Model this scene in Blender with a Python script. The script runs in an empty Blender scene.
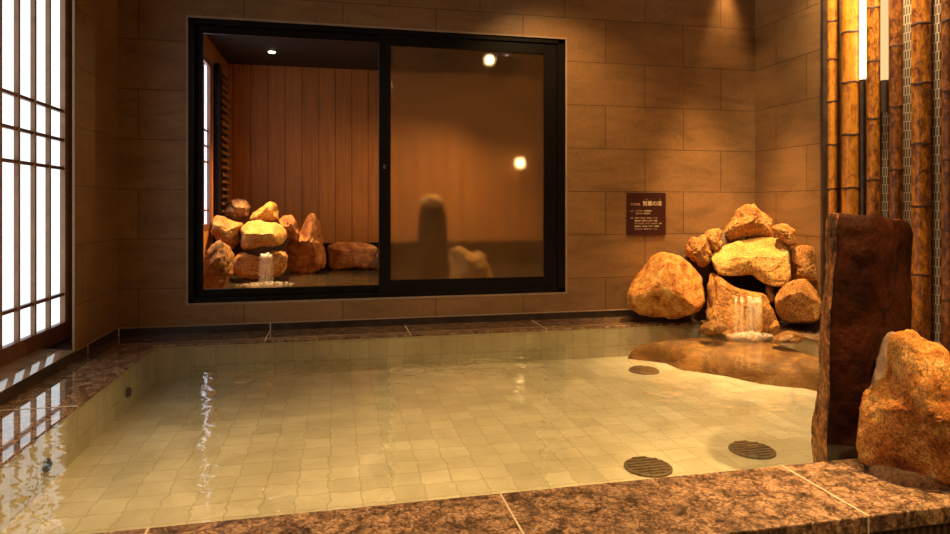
import bpy, bmesh, math, random
from mathutils import Vector, noise

S = bpy.context.scene
COL = S.collection
R = math.radians

# ------------------------------------------------------------------ camera, world, exposure
F, CXP, HY, YAW, CAMZ = 640.0, 475.0, 207.0, R(12.3), 0.77      # pixels, camera height over the coping
cam = bpy.data.cameras.new('camera'); camo = bpy.data.objects.new('camera', cam); COL.objects.link(camo)
camo.location = (0, 0, CAMZ); camo.rotation_euler = (R(90), 0, -YAW)
cam.sensor_width = 36; cam.lens = 36 * F / 950; cam.shift_y = -(267 - HY) / 950
cam.clip_start = 0.05
S.camera = camo
w = bpy.data.worlds.new('world'); S.world = w; w.use_nodes = True
w.node_tree.nodes['Background'].inputs[0].default_value = (0.30, 0.36, 0.45, 1)
w.node_tree.nodes['Background'].inputs[1].default_value = 0.3
S.view_settings.view_transform = 'Standard'; S.view_settings.look = 'None'
S.view_settings.gamma = 1; S.view_settings.exposure = 1.15
S.view_settings.use_curve_mapping = False
S.cycles.use_denoising = True
S.cycles.max_bounces = 8; S.cycles.diffuse_bounces = 4; S.cycles.glossy_bounces = 4
S.cycles.transparent_max_bounces = 12; S.cycles.transmission_bounces = 6
S.cycles.sample_clamp_indirect = 4.0

WARM = (1.0, 0.60, 0.24)
def spot_data(power, angle, blend=0.9, size=0.03, color=WARM):
    l = bpy.data.lights.new('lamp', 'SPOT'); l.energy = power; l.color = color
    l.spot_size = R(angle); l.spot_blend = blend; l.shadow_soft_size = size
    return l
CEIL = 2.60
# ceiling downlights of the bath room, unseen; wall washer and boulder lamp added: x, y, power, cone, aim x, aim y, aim z
DOWN = [(2.50, 3.76, 280, 46, 2.56, 3.76, 0.2, 'ceiling downlight right over the heap of rocks in the far right corner'),
        (2.78, 4.11, 30, 44, 2.78, 4.11, 0.8, 'ceiling downlight close to the tiled back wall above the rocks'),
        (1.80, 2.5, 72, 80, 1.8, 2.4, 0.0, 'ceiling downlight over the right half of the pool'),
        (0.55, 1.85, 78, 80, 0.5, 1.9, 0.0, 'ceiling downlight over the near middle of the pool'),
        (-0.25, 1.8, 92, 76, -0.35, 1.7, 0.0, 'ceiling downlight over the left end of the pool'),
        (1.35, 3.35, 54, 90, 1.45, 3.95, 0.9, 'unseen ceiling downlight put in to wash the back wall by the dark framed window'),
        (2.0, 1.0, 280, 40, 1.68, 1.52, 0.15, 'unseen ceiling downlight put in to brighten the orange boulder at the near coping'),
        (0.8, -1.2, 45, 110, 0.8, 0.6, 0.0, 'ceiling downlight far behind the near coping')]
# inner room: x, y, power, cone
DOWN2 = [(-0.60, 6.45, 330, 58, -0.62, 5.8, 0.3, 'small bright downlight in dark ceiling seen through left pane'),
         (1.505, 6.22, 85, 140, 1.0, 5.9, 0.6, 'small bright downlight in dark ceiling seen through foggy right pane')]

# ------------------------------------------------------------------ pixel -> place helpers (reading distances off the photo)
def ang(px): return math.atan((px - CXP) / F) + YAW
AX = Vector((math.sin(YAW), math.cos(YAW)))
def on_y(px, py, Y):
    a = ang(px); X = math.tan(a) * Y; d = X * AX.x + Y * AX.y
    return Vector((X, Y, CAMZ - (py - HY) / F * d))
def on_x(px, py, X):
    return on_y(px, py, X / math.tan(ang(px)))

# ------------------------------------------------------------------ materials
def mat(name):
    m = bpy.data.materials.new(name); m.use_nodes = True
    return m, m.node_tree, m.node_tree.nodes['Principled BSDF']
def nd(t, typ, **kw):
    n = t.nodes.new(typ)
    for k, v in kw.items():
        if k in n.inputs: n.inputs[k].default_value = v
        else: setattr(n, k, v)
    return n
def coords(t, scale=(1, 1, 1), loc=(0, 0, 0)):
    tc = nd(t, 'ShaderNodeTexCoord'); mp = nd(t, 'ShaderNodeMapping')
    mp.inputs['Scale'].default_value = scale; mp.inputs['Location'].default_value = loc
    t.links.new(tc.outputs['Object'], mp.inputs['Vector']); return mp.outputs[0]
def noise_n(t, vec, scale, detail=6, rough=0.6, dist=0.0):
    n = nd(t, 'ShaderNodeTexNoise'); n.inputs['Scale'].default_value = scale; n.inputs['Detail'].default_value = detail
    n.inputs['Roughness'].default_value = rough; n.inputs['Distortion'].default_value = dist
    t.links.new(vec, n.inputs['Vector']); return n.outputs['Fac']
def ramp(t, fac, stops):
    r = nd(t, 'ShaderNodeValToRGB'); cr = r.color_ramp
    while len(cr.elements) < len(stops): cr.elements.new(0.5)
    for e, (p, c) in zip(cr.elements, stops): e.position = p; e.color = (*c, 1)
    t.links.new(fac, r.inputs['Fac']); return r.outputs['Color']
def mixc(t, a, b, fac, mode='MIX'):
    m = nd(t, 'ShaderNodeMix'); m.data_type = 'RGBA'; m.blend_type = mode
    for v, i in ((a, 6), (b, 7), (fac, 0)):
        if isinstance(v, bpy.types.NodeSocket): t.links.new(v, m.inputs[i])
        elif i == 0: m.inputs[0].default_value = v
        else: m.inputs[i].default_value = (*v, 1)
    return m.outputs[2]
def bump(t, b, h, strength, dist=0.01, prev=None):
    n = nd(t, 'ShaderNodeBump'); n.inputs['Strength'].default_value = strength; n.inputs['Distance'].default_value = dist
    t.links.new(h, n.inputs['Height'])
    if prev: t.links.new(prev, n.inputs['Normal'])
    if b: t.links.new(n.outputs[0], b.inputs['Normal'])
    return n.outputs[0]
def plain(name, col, rough=0.5, metal=0.0, noise_amt=0.15, nscale=30, bumps=0.0, spec=0.5):
    m, t, b = mat(name); v = coords(t)
    f = noise_n(t, v, nscale)
    c = ramp(t, f, [(0.3, tuple(x * (1 - noise_amt) for x in col)), (0.7, tuple(min(1, x * (1 + noise_amt)) for x in col))])
    t.links.new(c, b.inputs['Base Color']); b.inputs['Roughness'].default_value = rough; b.inputs['Metallic'].default_value = metal
    b.inputs['Specular IOR Level'].default_value = spec
    if bumps: bump(t, b, f, bumps)
    return m
def emit(name, col, strength):
    m = bpy.data.materials.new(name); m.use_nodes = True; t = m.node_tree
    t.nodes.clear(); e = nd(t, 'ShaderNodeEmission'); e.inputs[0].default_value = (*col, 1); e.inputs[1].default_value = strength
    o = nd(t, 'ShaderNodeOutputMaterial'); t.links.new(e.outputs[0], o.inputs[0]); return m

def tile_wall(name, axis, c1, c2, mortar, px, pz, rough=0.42):
    m, t, b = mat(name)
    tc = nd(t, 'ShaderNodeTexCoord'); sp = nd(t, 'ShaderNodeSeparateXYZ'); cb = nd(t, 'ShaderNodeCombineXYZ')
    t.links.new(tc.outputs['Object'], sp.inputs[0])
    ax = nd(t, 'ShaderNodeMath'); ax.operation = 'ADD'; ax.inputs[1].default_value = px
    az = nd(t, 'ShaderNodeMath'); az.operation = 'ADD'; az.inputs[1].default_value = pz
    t.links.new(sp.outputs[axis], ax.inputs[0]); t.links.new(sp.outputs['Z'], az.inputs[0])
    t.links.new(ax.outputs[0], cb.inputs[0]); t.links.new(az.outputs[0], cb.inputs[1])
    br = nd(t, 'ShaderNodeTexBrick'); br.inputs['Scale'].default_value = 1
    br.inputs['Brick Width'].default_value = 0.6; br.inputs['Row Height'].default_value = 0.3
    br.inputs['Mortar Size'].default_value = 0.0032; br.inputs['Mortar Smooth'].default_value = 0.3
    br.inputs['Color1'].default_value = (*c1, 1); br.inputs['Color2'].default_value = (*c2, 1); br.inputs['Mortar'].default_value = (*mortar, 1)
    t.links.new(cb.outputs[0], br.inputs['Vector'])
    v = coords(t, (1.2, 1.2, 4)); f = noise_n(t, v, 2.2, 8, 0.62, 0.8)
    tint = ramp(t, f, [(0.3, (0.72, 0.72, 0.72)), (0.52, (1, 1, 1)), (0.75, (1.22, 1.2, 1.15))])
    c = mixc(t, br.outputs['Color'], tint, 1.0, 'MULTIPLY')
    v2 = coords(t); f2 = noise_n(t, v2, 70, 4)
    c = mixc(t, c, ramp(t, f2, [(0.35, (0.88, 0.88, 0.88)), (0.65, (1.08, 1.08, 1.08))]), 1.0, 'MULTIPLY')
    t.links.new(c, b.inputs['Base Color']); b.inputs['Roughness'].default_value = rough
    inv = nd(t, 'ShaderNodeMath'); inv.operation = 'SUBTRACT'; inv.inputs[0].default_value = 1.0
    t.links.new(br.outputs['Fac'], inv.inputs[1])
    n1 = bump(t, None, inv.outputs[0], 0.5, 0.002); bump(t, b, f2, 0.12, 0.004, n1)
    return m
M = {}
TC1, TC2, TM = (0.28, 0.148, 0.055), (0.245, 0.128, 0.047), (0.10, 0.048, 0.016)
M['wall_x'] = tile_wall('brown_stone_tile_back', 'X', TC1, TC2, TM, 60 - 2.146 + 0.3, 3 - 0.277)
M['wall_y'] = tile_wall('brown_stone_tile_side', 'Y', TC1, TC2, TM, 60.25, 3 - 0.277)
M['skirt_tile'] = plain('dark_skirting_stone', (0.045, 0.03, 0.022), 0.3, 0, 0.5, 12)
M['grout'] = plain('pale_grout', (0.62, 0.50, 0.34), 0.8)
M['edge'] = plain('tile_edge', (0.36, 0.25, 0.16), 0.6)
M['black_alu'] = plain('black_aluminium', (0.006, 0.004, 0.003), 0.4, 0.0, spec=0.15)
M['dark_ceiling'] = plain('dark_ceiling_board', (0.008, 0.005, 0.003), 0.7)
M['ceiling'] = plain('brown_ceiling_board', (0.13, 0.085, 0.05), 0.8)
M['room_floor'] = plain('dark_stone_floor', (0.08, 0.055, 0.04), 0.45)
M['wood_frame'] = plain('reddish_brown_lacquered_wood', (0.17, 0.055, 0.022), 0.42, 0, 0.25, 20)
M['wood_bar'] = plain('light_brown_wood_strip', (0.30, 0.15, 0.07), 0.5, 0, 0.2, 20)
M['sill'] = plain('worn_wood_sill', (0.30, 0.19, 0.11), 0.06, 0, 0.4, 9, spec=1.0)
M['brass'] = plain('steel_rim', (0.3, 0.3, 0.3), 0.3, 0.9)
M['jet'] = plain('grey_steel_jet', (0.05, 0.06, 0.06), 0.5, 0.2)
M['drain'] = plain('dark_drain_cover', (0.11, 0.075, 0.04), 0.6, 0, 0.5, 60)
M['sign'] = plain('maroon_sign_board', (0.045, 0.010, 0.008), 0.4, 0, 0.1)
M['letter'] = plain('cream_lettering', (0.80, 0.62, 0.36), 0.6, 0, 0.05)
M['letter_dim'] = plain('dull_pink_lettering', (0.50, 0.32, 0.22), 0.6, 0, 0.05)
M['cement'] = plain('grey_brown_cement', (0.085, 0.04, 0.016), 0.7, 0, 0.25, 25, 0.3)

# paper of the shoji, its emission in place of daylight behind it
M['paper'] = emit('backlit_shoji_paper', (0.90, 0.97, 1.0), 0.62)
M['paper_in'] = emit('backlit_shoji_paper_inner', (0.80, 0.86, 1.0), 1.3)
M['lamp_on'] = emit('lamp_lens', (1.0, 0.86, 0.62), 14)
M['tube_on'] = emit('gap_tube_glow', (1.0, 0.80, 0.46), 2.2)
M['tube_dim'] = emit('gap_tube_glow_amber', (1.0, 0.64, 0.28), 0.48)
M['wall_lamp_on'] = emit('wall_lamp_glow', (1.0, 0.62, 0.22), 4)

def granite(name, rough, gain=1.0, coat=0.0):
    m, t, b = mat(name); v = coords(t)
    f1 = noise_n(t, v, 20, 10, 0.76, 0.7)
    base = ramp(t, f1, [(0.34, (0.025 * gain, 0.016 * gain, 0.011 * gain)), (0.44, (0.14 * gain, 0.085 * gain, 0.05 * gain)), (0.53, (0.33 * gain, 0.20 * gain, 0.115 * gain)), (0.68, (0.52 * gain, 0.35 * gain, 0.215 * gain))])
    vo = nd(t, 'ShaderNodeTexVoronoi'); vo.feature = 'DISTANCE_TO_EDGE'; vo.inputs['Scale'].default_value = 16
    vv = nd(t, 'ShaderNodeVectorMath'); vv.operation = 'ADD'
    nn = nd(t, 'ShaderNodeTexNoise'); nn.inputs['Scale'].default_value = 14; nn.inputs['Detail'].default_value = 5; t.links.new(v, nn.inputs['Vector'])
    sc = nd(t, 'ShaderNodeVectorMath'); sc.operation = 'SCALE'; sc.inputs['Scale'].default_value = 0.26
    t.links.new(nn.outputs['Color'], sc.inputs[0]); t.links.new(v, vv.inputs[0]); t.links.new(sc.outputs[0], vv.inputs[1])
    t.links.new(vv.outputs[0], vo.inputs['Vector'])
    ve = ramp(t, vo.outputs['Distance'], [(0.0, (0.22, 0.18, 0.15)), (0.10, (1, 1, 1))])
    c = mixc(t, base, ve, 0.92, 'MULTIPLY')
    f3 = noise_n(t, v, 130, 3)
    c = mixc(t, c, ramp(t, f3, [(0.38, (0.45, 0.42, 0.4)), (0.5, (1, 1, 1)), (0.66, (1.5, 1.45, 1.35))]), 0.8, 'MULTIPLY')
    t.links.new(c, b.inputs['Base Color']); b.inputs['Roughness'].default_value = rough
    if coat: b.inputs['Coat Weight'].default_value = coat; b.inputs['Coat Roughness'].default_value = 0.02
    else: bump(t, b, f3, 0.06, 0.002)
    return m
M['granite'] = granite('polished_brown_granite', 0.36, 1.02)
M['granite_wet'] = granite('wet_brown_granite', 0.05, 1.0, 0.5)

def stone(name, stops, spk=0.8, rough=0.75, bs=0.6, big=5.0, fine=95.0, spec=0.3):
    m, t, b = mat(name); v = coords(t)
    f1 = noise_n(t, v, big, 8, 0.65, 0.6)
    c = ramp(t, f1, stops)
    f2 = noise_n(t, v, fine, 6, 0.75)
    c = mixc(t, c, ramp(t, f2, [(0.38, (0.18, 0.10, 0.06)), (0.48, (0.9, 0.88, 0.85)), (0.62, (1.9, 1.85, 1.6))]), spk, 'MULTIPLY')
    t.links.new(c, b.inputs['Base Color']); b.inputs['Roughness'].default_value = rough; b.inputs['Specular IOR Level'].default_value = spec
    f4 = noise_n(t, v, fine * 0.4, 8, 0.7)
    n1 = bump(t, None, f4, bs, 0.035); bump(t, b, f2, bs * 0.9, 0.008, n1)
    return m
M['rock'] = stone('ochre_weathered_rock', [(0.30, (0.20, 0.065, 0.014)), (0.45, (0.46, 0.19, 0.04)), (0.58, (0.66, 0.33, 0.085)), (0.72, (0.76, 0.46, 0.16))], 0.8, 0.7, 1.0)
M['rock_pale'] = stone('pale_yellow_rock', [(0.30, (0.38, 0.15, 0.03)), (0.48, (0.70, 0.37, 0.085)), (0.7, (0.86, 0.55, 0.17))], 0.7, 0.7, 1.0)
M['rock_boulder'] = stone('orange_granular_rock', [(0.32, (0.30, 0.07, 0.010)), (0.43, (0.62, 0.21, 0.032)), (0.54, (0.80, 0.37, 0.075)), (0.68, (0.92, 0.58, 0.20))], 0.7, 0.7, 1.0, 13.0, 150.0)
M['rock_red'] = stone('rusty_veined_rock', [(0.30, (0.10, 0.03, 0.012)), (0.46, (0.32, 0.11, 0.03)), (0.60, (0.52, 0.24, 0.08)), (0.74, (0.26, 0.10, 0.04))], 0.7)
M['rock_brown'] = stone('dull_brown_rock', [(0.30, (0.13, 0.065, 0.03)), (0.5, (0.26, 0.14, 0.07)), (0.7, (0.36, 0.21, 0.10))], 0.6)
M['rock_wet'] = stone('wet_submerged_rock', [(0.30, (0.07, 0.03, 0.006)), (0.5, (0.19, 0.085, 0.018)), (0.68, (0.40, 0.21, 0.055))], 0.4, 0.5, 0.3)
M['rock_grey'] = stone('grey_brown_smooth_rock', [(0.30, (0.20, 0.125, 0.075)), (0.7, (0.33, 0.22, 0.14))], 0.3, 0.5, 0.15)
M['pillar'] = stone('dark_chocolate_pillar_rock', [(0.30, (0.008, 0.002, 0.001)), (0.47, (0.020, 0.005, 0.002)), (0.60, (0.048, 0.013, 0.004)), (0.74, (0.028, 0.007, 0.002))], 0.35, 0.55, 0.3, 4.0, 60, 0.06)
M['pillar_lit'] = stone('lit_rusty_pillar_edge', [(0.36, (0.04, 0.012, 0.004)), (0.5, (0.32, 0.11, 0.02)), (0.66, (0.62, 0.27, 0.05))], 0.9, 0.5, 1.0, 14.0, 60)  # pillar's left face and top, their light put into the orange colour

# pool tiles, grid warped and tones mottled to imitate refraction by rippling water
def pool_tiles(name, ax1, ax2, p1=0.0, p2=0.0):
    m, t, b = mat(name)
    v0 = coords(t)
    nz = nd(t, 'ShaderNodeTexNoise'); nz.inputs['Scale'].default_value = 17; nz.inputs['Detail'].default_value = 4; t.links.new(v0, nz.inputs['Vector'])
    sc = nd(t, 'ShaderNodeVectorMath'); sc.operation = 'SCALE'; sc.inputs['Scale'].default_value = 0.042
    t.links.new(nz.outputs['Color'], sc.inputs[0])
    ad = nd(t, 'ShaderNodeVectorMath'); ad.operation = 'ADD'; t.links.new(v0, ad.inputs[0]); t.links.new(sc.outputs[0], ad.inputs[1])
    sp = nd(t, 'ShaderNodeSeparateXYZ'); t.links.new(ad.outputs[0], sp.inputs[0])
    cb = nd(t, 'ShaderNodeCombineXYZ'); t.links.new(sp.outputs[ax1], cb.inputs[0]); t.links.new(sp.outputs[ax2], cb.inputs[1])
    br = nd(t, 'ShaderNodeTexBrick'); br.offset = 0.0; br.inputs['Scale'].default_value = 1
    br.inputs['Brick Width'].default_value = 0.107; br.inputs['Row Height'].default_value = 0.107
    br.inputs['Mortar Size'].default_value = 0.0045; br.inputs['Mortar Smooth'].default_value = 1.0
    br.inputs['Color1'].default_value = (0.64, 0.61, 0.50, 1); br.inputs['Color2'].default_value = (0.52, 0.49, 0.385, 1); br.inputs['Mortar'].default_value = (0.44, 0.40, 0.28, 1)
    t.links.new(cb.outputs[0], br.inputs['Vector'])
    f = noise_n(t, v0, 3.0, 6, 0.6, 0.5)
    c = mixc(t, br.outputs['Color'], ramp(t, f, [(0.34, (0.80, 0.78, 0.70)), (0.66, (1.14, 1.14, 1.12))]), 1.0, 'MULTIPLY')
    t.links.new(c, b.inputs['Base Color']); b.inputs['Roughness'].default_value = 0.5
    return m
M['tile_floor'] = pool_tiles('cream_pool_tile_floor', 'X', 'Y')
M['tile_x'] = pool_tiles('cream_pool_tile_wall', 'X', 'Z')
M['tile_y'] = pool_tiles('cream_pool_tile_side', 'Y', 'Z')

def water(name, tint, s1, s2, st, murk, mcol, ior=1.33):
    m = bpy.data.materials.new(name); m.use_nodes = True; t = m.node_tree; t.nodes.clear()
    v = coords(t)
    f1 = noise_n(t, v, s1, 3, 0.5, 0.4); f2 = noise_n(t, v, s2, 2, 0.5, 0.6)
    n1 = bump(t, None, f1, st, 0.05); n2 = bump(t, None, f2, st * 2.2, 0.012, n1)
    tr = nd(t, 'ShaderNodeBsdfTransparent'); tr.inputs[0].default_value = (*tint, 1)
    gl = nd(t, 'ShaderNodeBsdfGlossy'); gl.inputs['Roughness'].default_value = 0.03; gl.inputs[0].default_value = (1, 1, 1, 1)
    fr = nd(t, 'ShaderNodeFresnel'); fr.inputs['IOR'].default_value = ior
    t.links.new(n2, gl.inputs['Normal']); t.links.new(n2, fr.inputs['Normal'])
    mx = nd(t, 'ShaderNodeMixShader'); df = nd(t, 'ShaderNodeBsdfDiffuse'); df.inputs[0].default_value = (*mcol, 1)
    mk = nd(t, 'ShaderNodeMixShader'); mk.inputs[0].default_value = murk; t.links.new(tr.outputs[0], mk.inputs[1]); t.links.new(df.outputs[0], mk.inputs[2])
    t.links.new(fr.outputs[0], mx.inputs[0]); t.links.new(mk.outputs[0], mx.inputs[1]); t.links.new(gl.outputs[0], mx.inputs[2])
    o = nd(t, 'ShaderNodeOutputMaterial'); t.links.new(mx.outputs[0], o.inputs[0]); return m
M['water'] = water('clear_pool_water', (0.97, 0.98, 0.93), 2.6, 11, 0.105, 0.02, (0.50, 0.52, 0.40))
M['water_in'] = water('clear_inner_pool_water', (0.85, 0.80, 0.6), 5, 20, 0.2, 0.10, (0.4, 0.3, 0.15))

def glass(name, fog, ior):
    m = bpy.data.materials.new(name); m.use_nodes = True; t = m.node_tree; t.nodes.clear()
    tr = nd(t, 'ShaderNodeBsdfTransparent'); gl = nd(t, 'ShaderNodeBsdfGlossy'); gl.inputs['Roughness'].default_value = 0.02
    fr = nd(t, 'ShaderNodeFresnel'); fr.inputs['IOR'].default_value = ior
    body = tr.outputs[0]
    if fog:
        v = coords(t); f = noise_n(t, v, 3.0, 6, 0.65)
        rf = nd(t, 'ShaderNodeBsdfRefraction'); rf.inputs['IOR'].default_value = 1.06; rf.inputs['Roughness'].default_value = 0.33
        tl = nd(t, 'ShaderNodeBsdfTranslucent'); tl.inputs[0].default_value = (0.8, 0.45, 0.15, 1)
        a = nd(t, 'ShaderNodeMixShader'); a.inputs[0].default_value = 1.0; t.links.new(tr.outputs[0], a.inputs[1]); t.links.new(rf.outputs[0], a.inputs[2])
        df = nd(t, 'ShaderNodeBsdfDiffuse'); df.inputs[0].default_value = (0.55, 0.30, 0.10, 1)
        a2 = nd(t, 'ShaderNodeMixShader'); a2.inputs[0].default_value = 0.5; t.links.new(tl.outputs[0], a2.inputs[1]); t.links.new(df.outputs[0], a2.inputs[2])
        mm = nd(t, 'ShaderNodeMath'); mm.operation = 'MULTIPLY'; mm.inputs[1].default_value = fog; t.links.new(f, mm.inputs[0])
        c = nd(t, 'ShaderNodeMixShader'); t.links.new(mm.outputs[0], c.inputs[0]); t.links.new(a.outputs[0], c.inputs[1]); t.links.new(a2.outputs[0], c.inputs[2])
        body = c.outputs[0]
    mx = nd(t, 'ShaderNodeMixShader'); t.links.new(fr.outputs[0], mx.inputs[0]); t.links.new(body, mx.inputs[1]); t.links.new(gl.outputs[0], mx.inputs[2])
    o = nd(t, 'ShaderNodeOutputMaterial'); t.links.new(mx.outputs[0], o.inputs[0]); return m
M['glass'] = glass('clear_window_glass', 0, 1.25)
M['glass_fog'] = glass('fogged_window_glass', 0.20, 1.25)

def planks():
    m, t, b = mat('vertical_cedar_planks')
    tc = nd(t, 'ShaderNodeTexCoord'); sp = nd(t, 'ShaderNodeSeparateXYZ'); cb = nd(t, 'ShaderNodeCombineXYZ')
    t.links.new(tc.outputs['Object'], sp.inputs[0]); t.links.new(sp.outputs['Z'], cb.inputs[0]); t.links.new(sp.outputs['X'], cb.inputs[1])
    br = nd(t, 'ShaderNodeTexBrick'); br.offset = 0.0; br.inputs['Scale'].default_value = 1
    br.inputs['Brick Width'].default_value = 50; br.inputs['Row Height'].default_value = 0.175
    br.inputs['Mortar Size'].default_value = 0.005; br.inputs['Color1'].default_value = (0.44, 0.165, 0.026, 1); br.inputs['Color2'].default_value = (0.39, 0.14, 0.021, 1)
    br.inputs['Mortar'].default_value = (0.15, 0.05, 0.014, 1)
    t.links.new(cb.outputs[0], br.inputs['Vector'])
    v = coords(t, (10, 10, 0.6)); f = noise_n(t, v, 3, 6)
    c = mixc(t, br.outputs['Color'], ramp(t, f, [(0.3, (0.75, 0.75, 0.75)), (0.7, (1.2, 1.15, 1.1))]), 1.0, 'MULTIPLY')
    t.links.new(c, b.inputs['Base Color']); b.inputs['Roughness'].default_value = 0.6; return m
M['planks'] = planks()

def bamboo_mat(name, base, dark, amt):
    m, t, b = mat(name); v = coords(t, (1, 1, 0.45))
    f = noise_n(t, v, 34, 10, 0.8, 0.4)
    c = ramp(t, f, [(amt - 0.07, dark), (amt + 0.03, tuple((x + y) / 2 for x, y in zip(base, dark))), (amt + 0.12, base)])
    v2 = coords(t, (60, 60, 1.2)); f2 = noise_n(t, v2, 2, 3)
    c = mixc(t, c, ramp(t, f2, [(0.3, (0.8, 0.8, 0.8)), (0.7, (1.15, 1.15, 1.1))]), 1.0, 'MULTIPLY')
    t.links.new(c, b.inputs['Base Color']); b.inputs['Roughness'].default_value = 0.38; return m
M['bam_light'] = bamboo_mat('amber_bamboo', (0.62, 0.235, 0.02), (0.22, 0.06, 0.006), 0.42)
M['bam_mid'] = bamboo_mat('mottled_bamboo', (0.68, 0.25, 0.02), (0.10, 0.022, 0.004), 0.485)
M['bam_dark'] = bamboo_mat('dark_mottled_bamboo', (0.46, 0.16, 0.02), (0.07, 0.018, 0.004), 0.51)
M['bam_node'] = plain('dark_bamboo_node', (0.07, 0.025, 0.01), 0.6)
def mosaic():
    m, t, b = mat('silvery_mosaic_strip')
    tc = nd(t, 'ShaderNodeTexCoord'); sp = nd(t, 'ShaderNodeSeparateXYZ'); cb = nd(t, 'ShaderNodeCombineXYZ')
    t.links.new(tc.outputs['Object'], sp.inputs[0]); t.links.new(sp.outputs['Y'], cb.inputs[0]); t.links.new(sp.outputs['Z'], cb.inputs[1])
    br = nd(t, 'ShaderNodeTexBrick'); br.inputs['Scale'].default_value = 1; br.inputs['Brick Width'].default_value = 0.017; br.inputs['Row Height'].default_value = 0.05
    br.inputs['Mortar Size'].default_value = 0.0022
    br.inputs['Color1'].default_value = (0.20, 0.14, 0.09, 1); br.inputs['Color2'].default_value = (0.12, 0.08, 0.05, 1); br.inputs['Mortar'].default_value = (0.75, 0.64, 0.48, 1)
    t.links.new(cb.outputs[0], br.inputs['Vector'])
    t.links.new(br.outputs['Color'], b.inputs['Base Color']); b.inputs['Roughness'].default_value = 0.3; return m
M['mosaic'] = mosaic()
def slat_face():
    m, t, b = mat('brown_ribbed_front_tile')
    v = coords(t, (1, 1, 0.05)); w_ = nd(t, 'ShaderNodeTexWave'); w_.inputs['Scale'].default_value = 14; w_.inputs['Distortion'].default_value = 0.6
    t.links.new(v, w_.inputs['Vector'])
    c = ramp(t, w_.outputs['Fac'], [(0.2, (0.05, 0.028, 0.015)), (0.8, (0.16, 0.10, 0.05))])
    t.links.new(c, b.inputs['Base Color']); b.inputs['Roughness'].default_value = 0.5; return m
M['ribbed'] = slat_face()
def fall_mat(name, opac, col):
    m = bpy.data.materials.new(name); m.use_nodes = True; t = m.node_tree; t.nodes.clear()
    v = coords(t, (1, 1, 0.12)); f = noise_n(t, v, 55, 4, 0.7)
    r = ramp(t, f, [(0.38, (opac * 0.15,) * 3), (0.62, (opac,) * 3)])
    tr = nd(t, 'ShaderNodeBsdfTransparent'); df = nd(t, 'ShaderNodeBsdfPrincipled'); df.inputs['Base Color'].default_value = (*col, 1); df.inputs['Roughness'].default_value = 0.2
    mx = nd(t, 'ShaderNodeMixShader'); t.links.new(r, mx.inputs[0]); t.links.new(tr.outputs[0], mx.inputs[1]); t.links.new(df.outputs[0], mx.inputs[2])
    o = nd(t, 'ShaderNodeOutputMaterial'); t.links.new(mx.outputs[0], o.inputs[0]); return m
M['fall'] = fall_mat('white_streaked_falling_water', 0.25, (1.0, 0.86, 0.62))
M['foam'] = fall_mat('white_foam', 0.38, (1.0, 0.88, 0.66))

# ------------------------------------------------------------------ geometry helpers
def link(name, bm, m, parent=None, loc=None, smooth=False):
    me = bpy.data.meshes.new(name); bm.to_mesh(me); bm.free()
    if smooth:
        for p in me.polygons: p.use_smooth = True
    o = bpy.data.objects.new(name, me); COL.objects.link(o)
    if m: me.materials.append(m)
    if loc: o.location = loc
    if parent: o.parent = parent
    return o
def box(bm, x0, x1, y0, y1, z0, z1, bev=0.0):
    b2 = bmesh.new(); bmesh.ops.create_cube(b2, size=1)
    for v in b2.verts:
        v.co = Vector(((x0 + x1) / 2 + v.co.x * (x1 - x0), (y0 + y1) / 2 + v.co.y * (y1 - y0), (z0 + z1) / 2 + v.co.z * (z1 - z0)))
    if bev: bmesh.ops.bevel(b2, geom=list(b2.edges), offset=bev, segments=2, affect='EDGES', profile=0.5)
    me = bpy.data.meshes.new('t'); b2.to_mesh(me); b2.free(); bm.from_mesh(me); bpy.data.meshes.remove(me)
def boxes(name, m, lst, parent=None, bev=0.0):
    bm = bmesh.new()
    for b in lst: box(bm, *b, bev=bev)
    return link(name, bm, m, parent)
def lathe(bm, prof, seg=24, cx=0, cy=0):
    rings = []
    for r, z in prof:
        rings.append([bm.verts.new((cx + r * math.cos(2 * math.pi * k / seg), cy + r * math.sin(2 * math.pi * k / seg), z)) for k in range(seg)])
    for a, b in zip(rings, rings[1:]):
        for k in range(seg): bm.faces.new((a[k], a[(k + 1) % seg], b[(k + 1) % seg], b[k]))
    bm.faces.new(list(reversed(rings[0]))); bm.faces.new(rings[-1])
def tag(o, label=None, cat=None, group=None, kind=None):
    if label: o['label'] = label
    if cat: o['category'] = cat
    if group: o['group'] = group
    if kind: o['kind'] = kind
    return o
def empty(name, loc=(0, 0, 0)):
    o = bpy.data.objects.new(name, None); COL.objects.link(o); o.location = loc; o.empty_display_size = 0.1; return o
def structure(o, label=None, cat=None): return tag(o, label, cat, kind='structure')

# ------------------------------------------------------------------ the setting
WB = 4.18                                             # back wall face
XL, XR = -1.27, 3.03                                  # side wall faces
wx0, wx1, wz0, wz1 = -0.876, 1.549, 0.183, 1.926      # window opening
structure(boxes('wall_back', M['wall_x'], [(-1.60, wx0, WB, 4.30, -0.3, CEIL), (wx1, 3.2, WB, 4.30, -0.3, CEIL), (wx0, wx1, WB, 4.30, -0.3, wz0), (wx0, wx1, WB, 4.30, wz1, CEIL)]),
          'brown stone tiled back wall around the dark framed window', 'wall')
structure(boxes('wall_left', M['wall_y'], [(XL - 0.008, XL, 3.54, WB, 0.05, CEIL), (-1.62, XL, -2.0, 1.3, -0.4, CEIL), (-1.62, XL, 1.3, WB, -0.4, 0.0), (-1.62, -1.47, 1.3, WB, 0.0, 0.05), (-1.62, XL, 1.3, 3.54, 2.22, CEIL), (-1.62, -1.50, 1.3, WB, 0.05, CEIL)]),
          'brown stone tiled left wall beside the paper window', 'wall')
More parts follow.
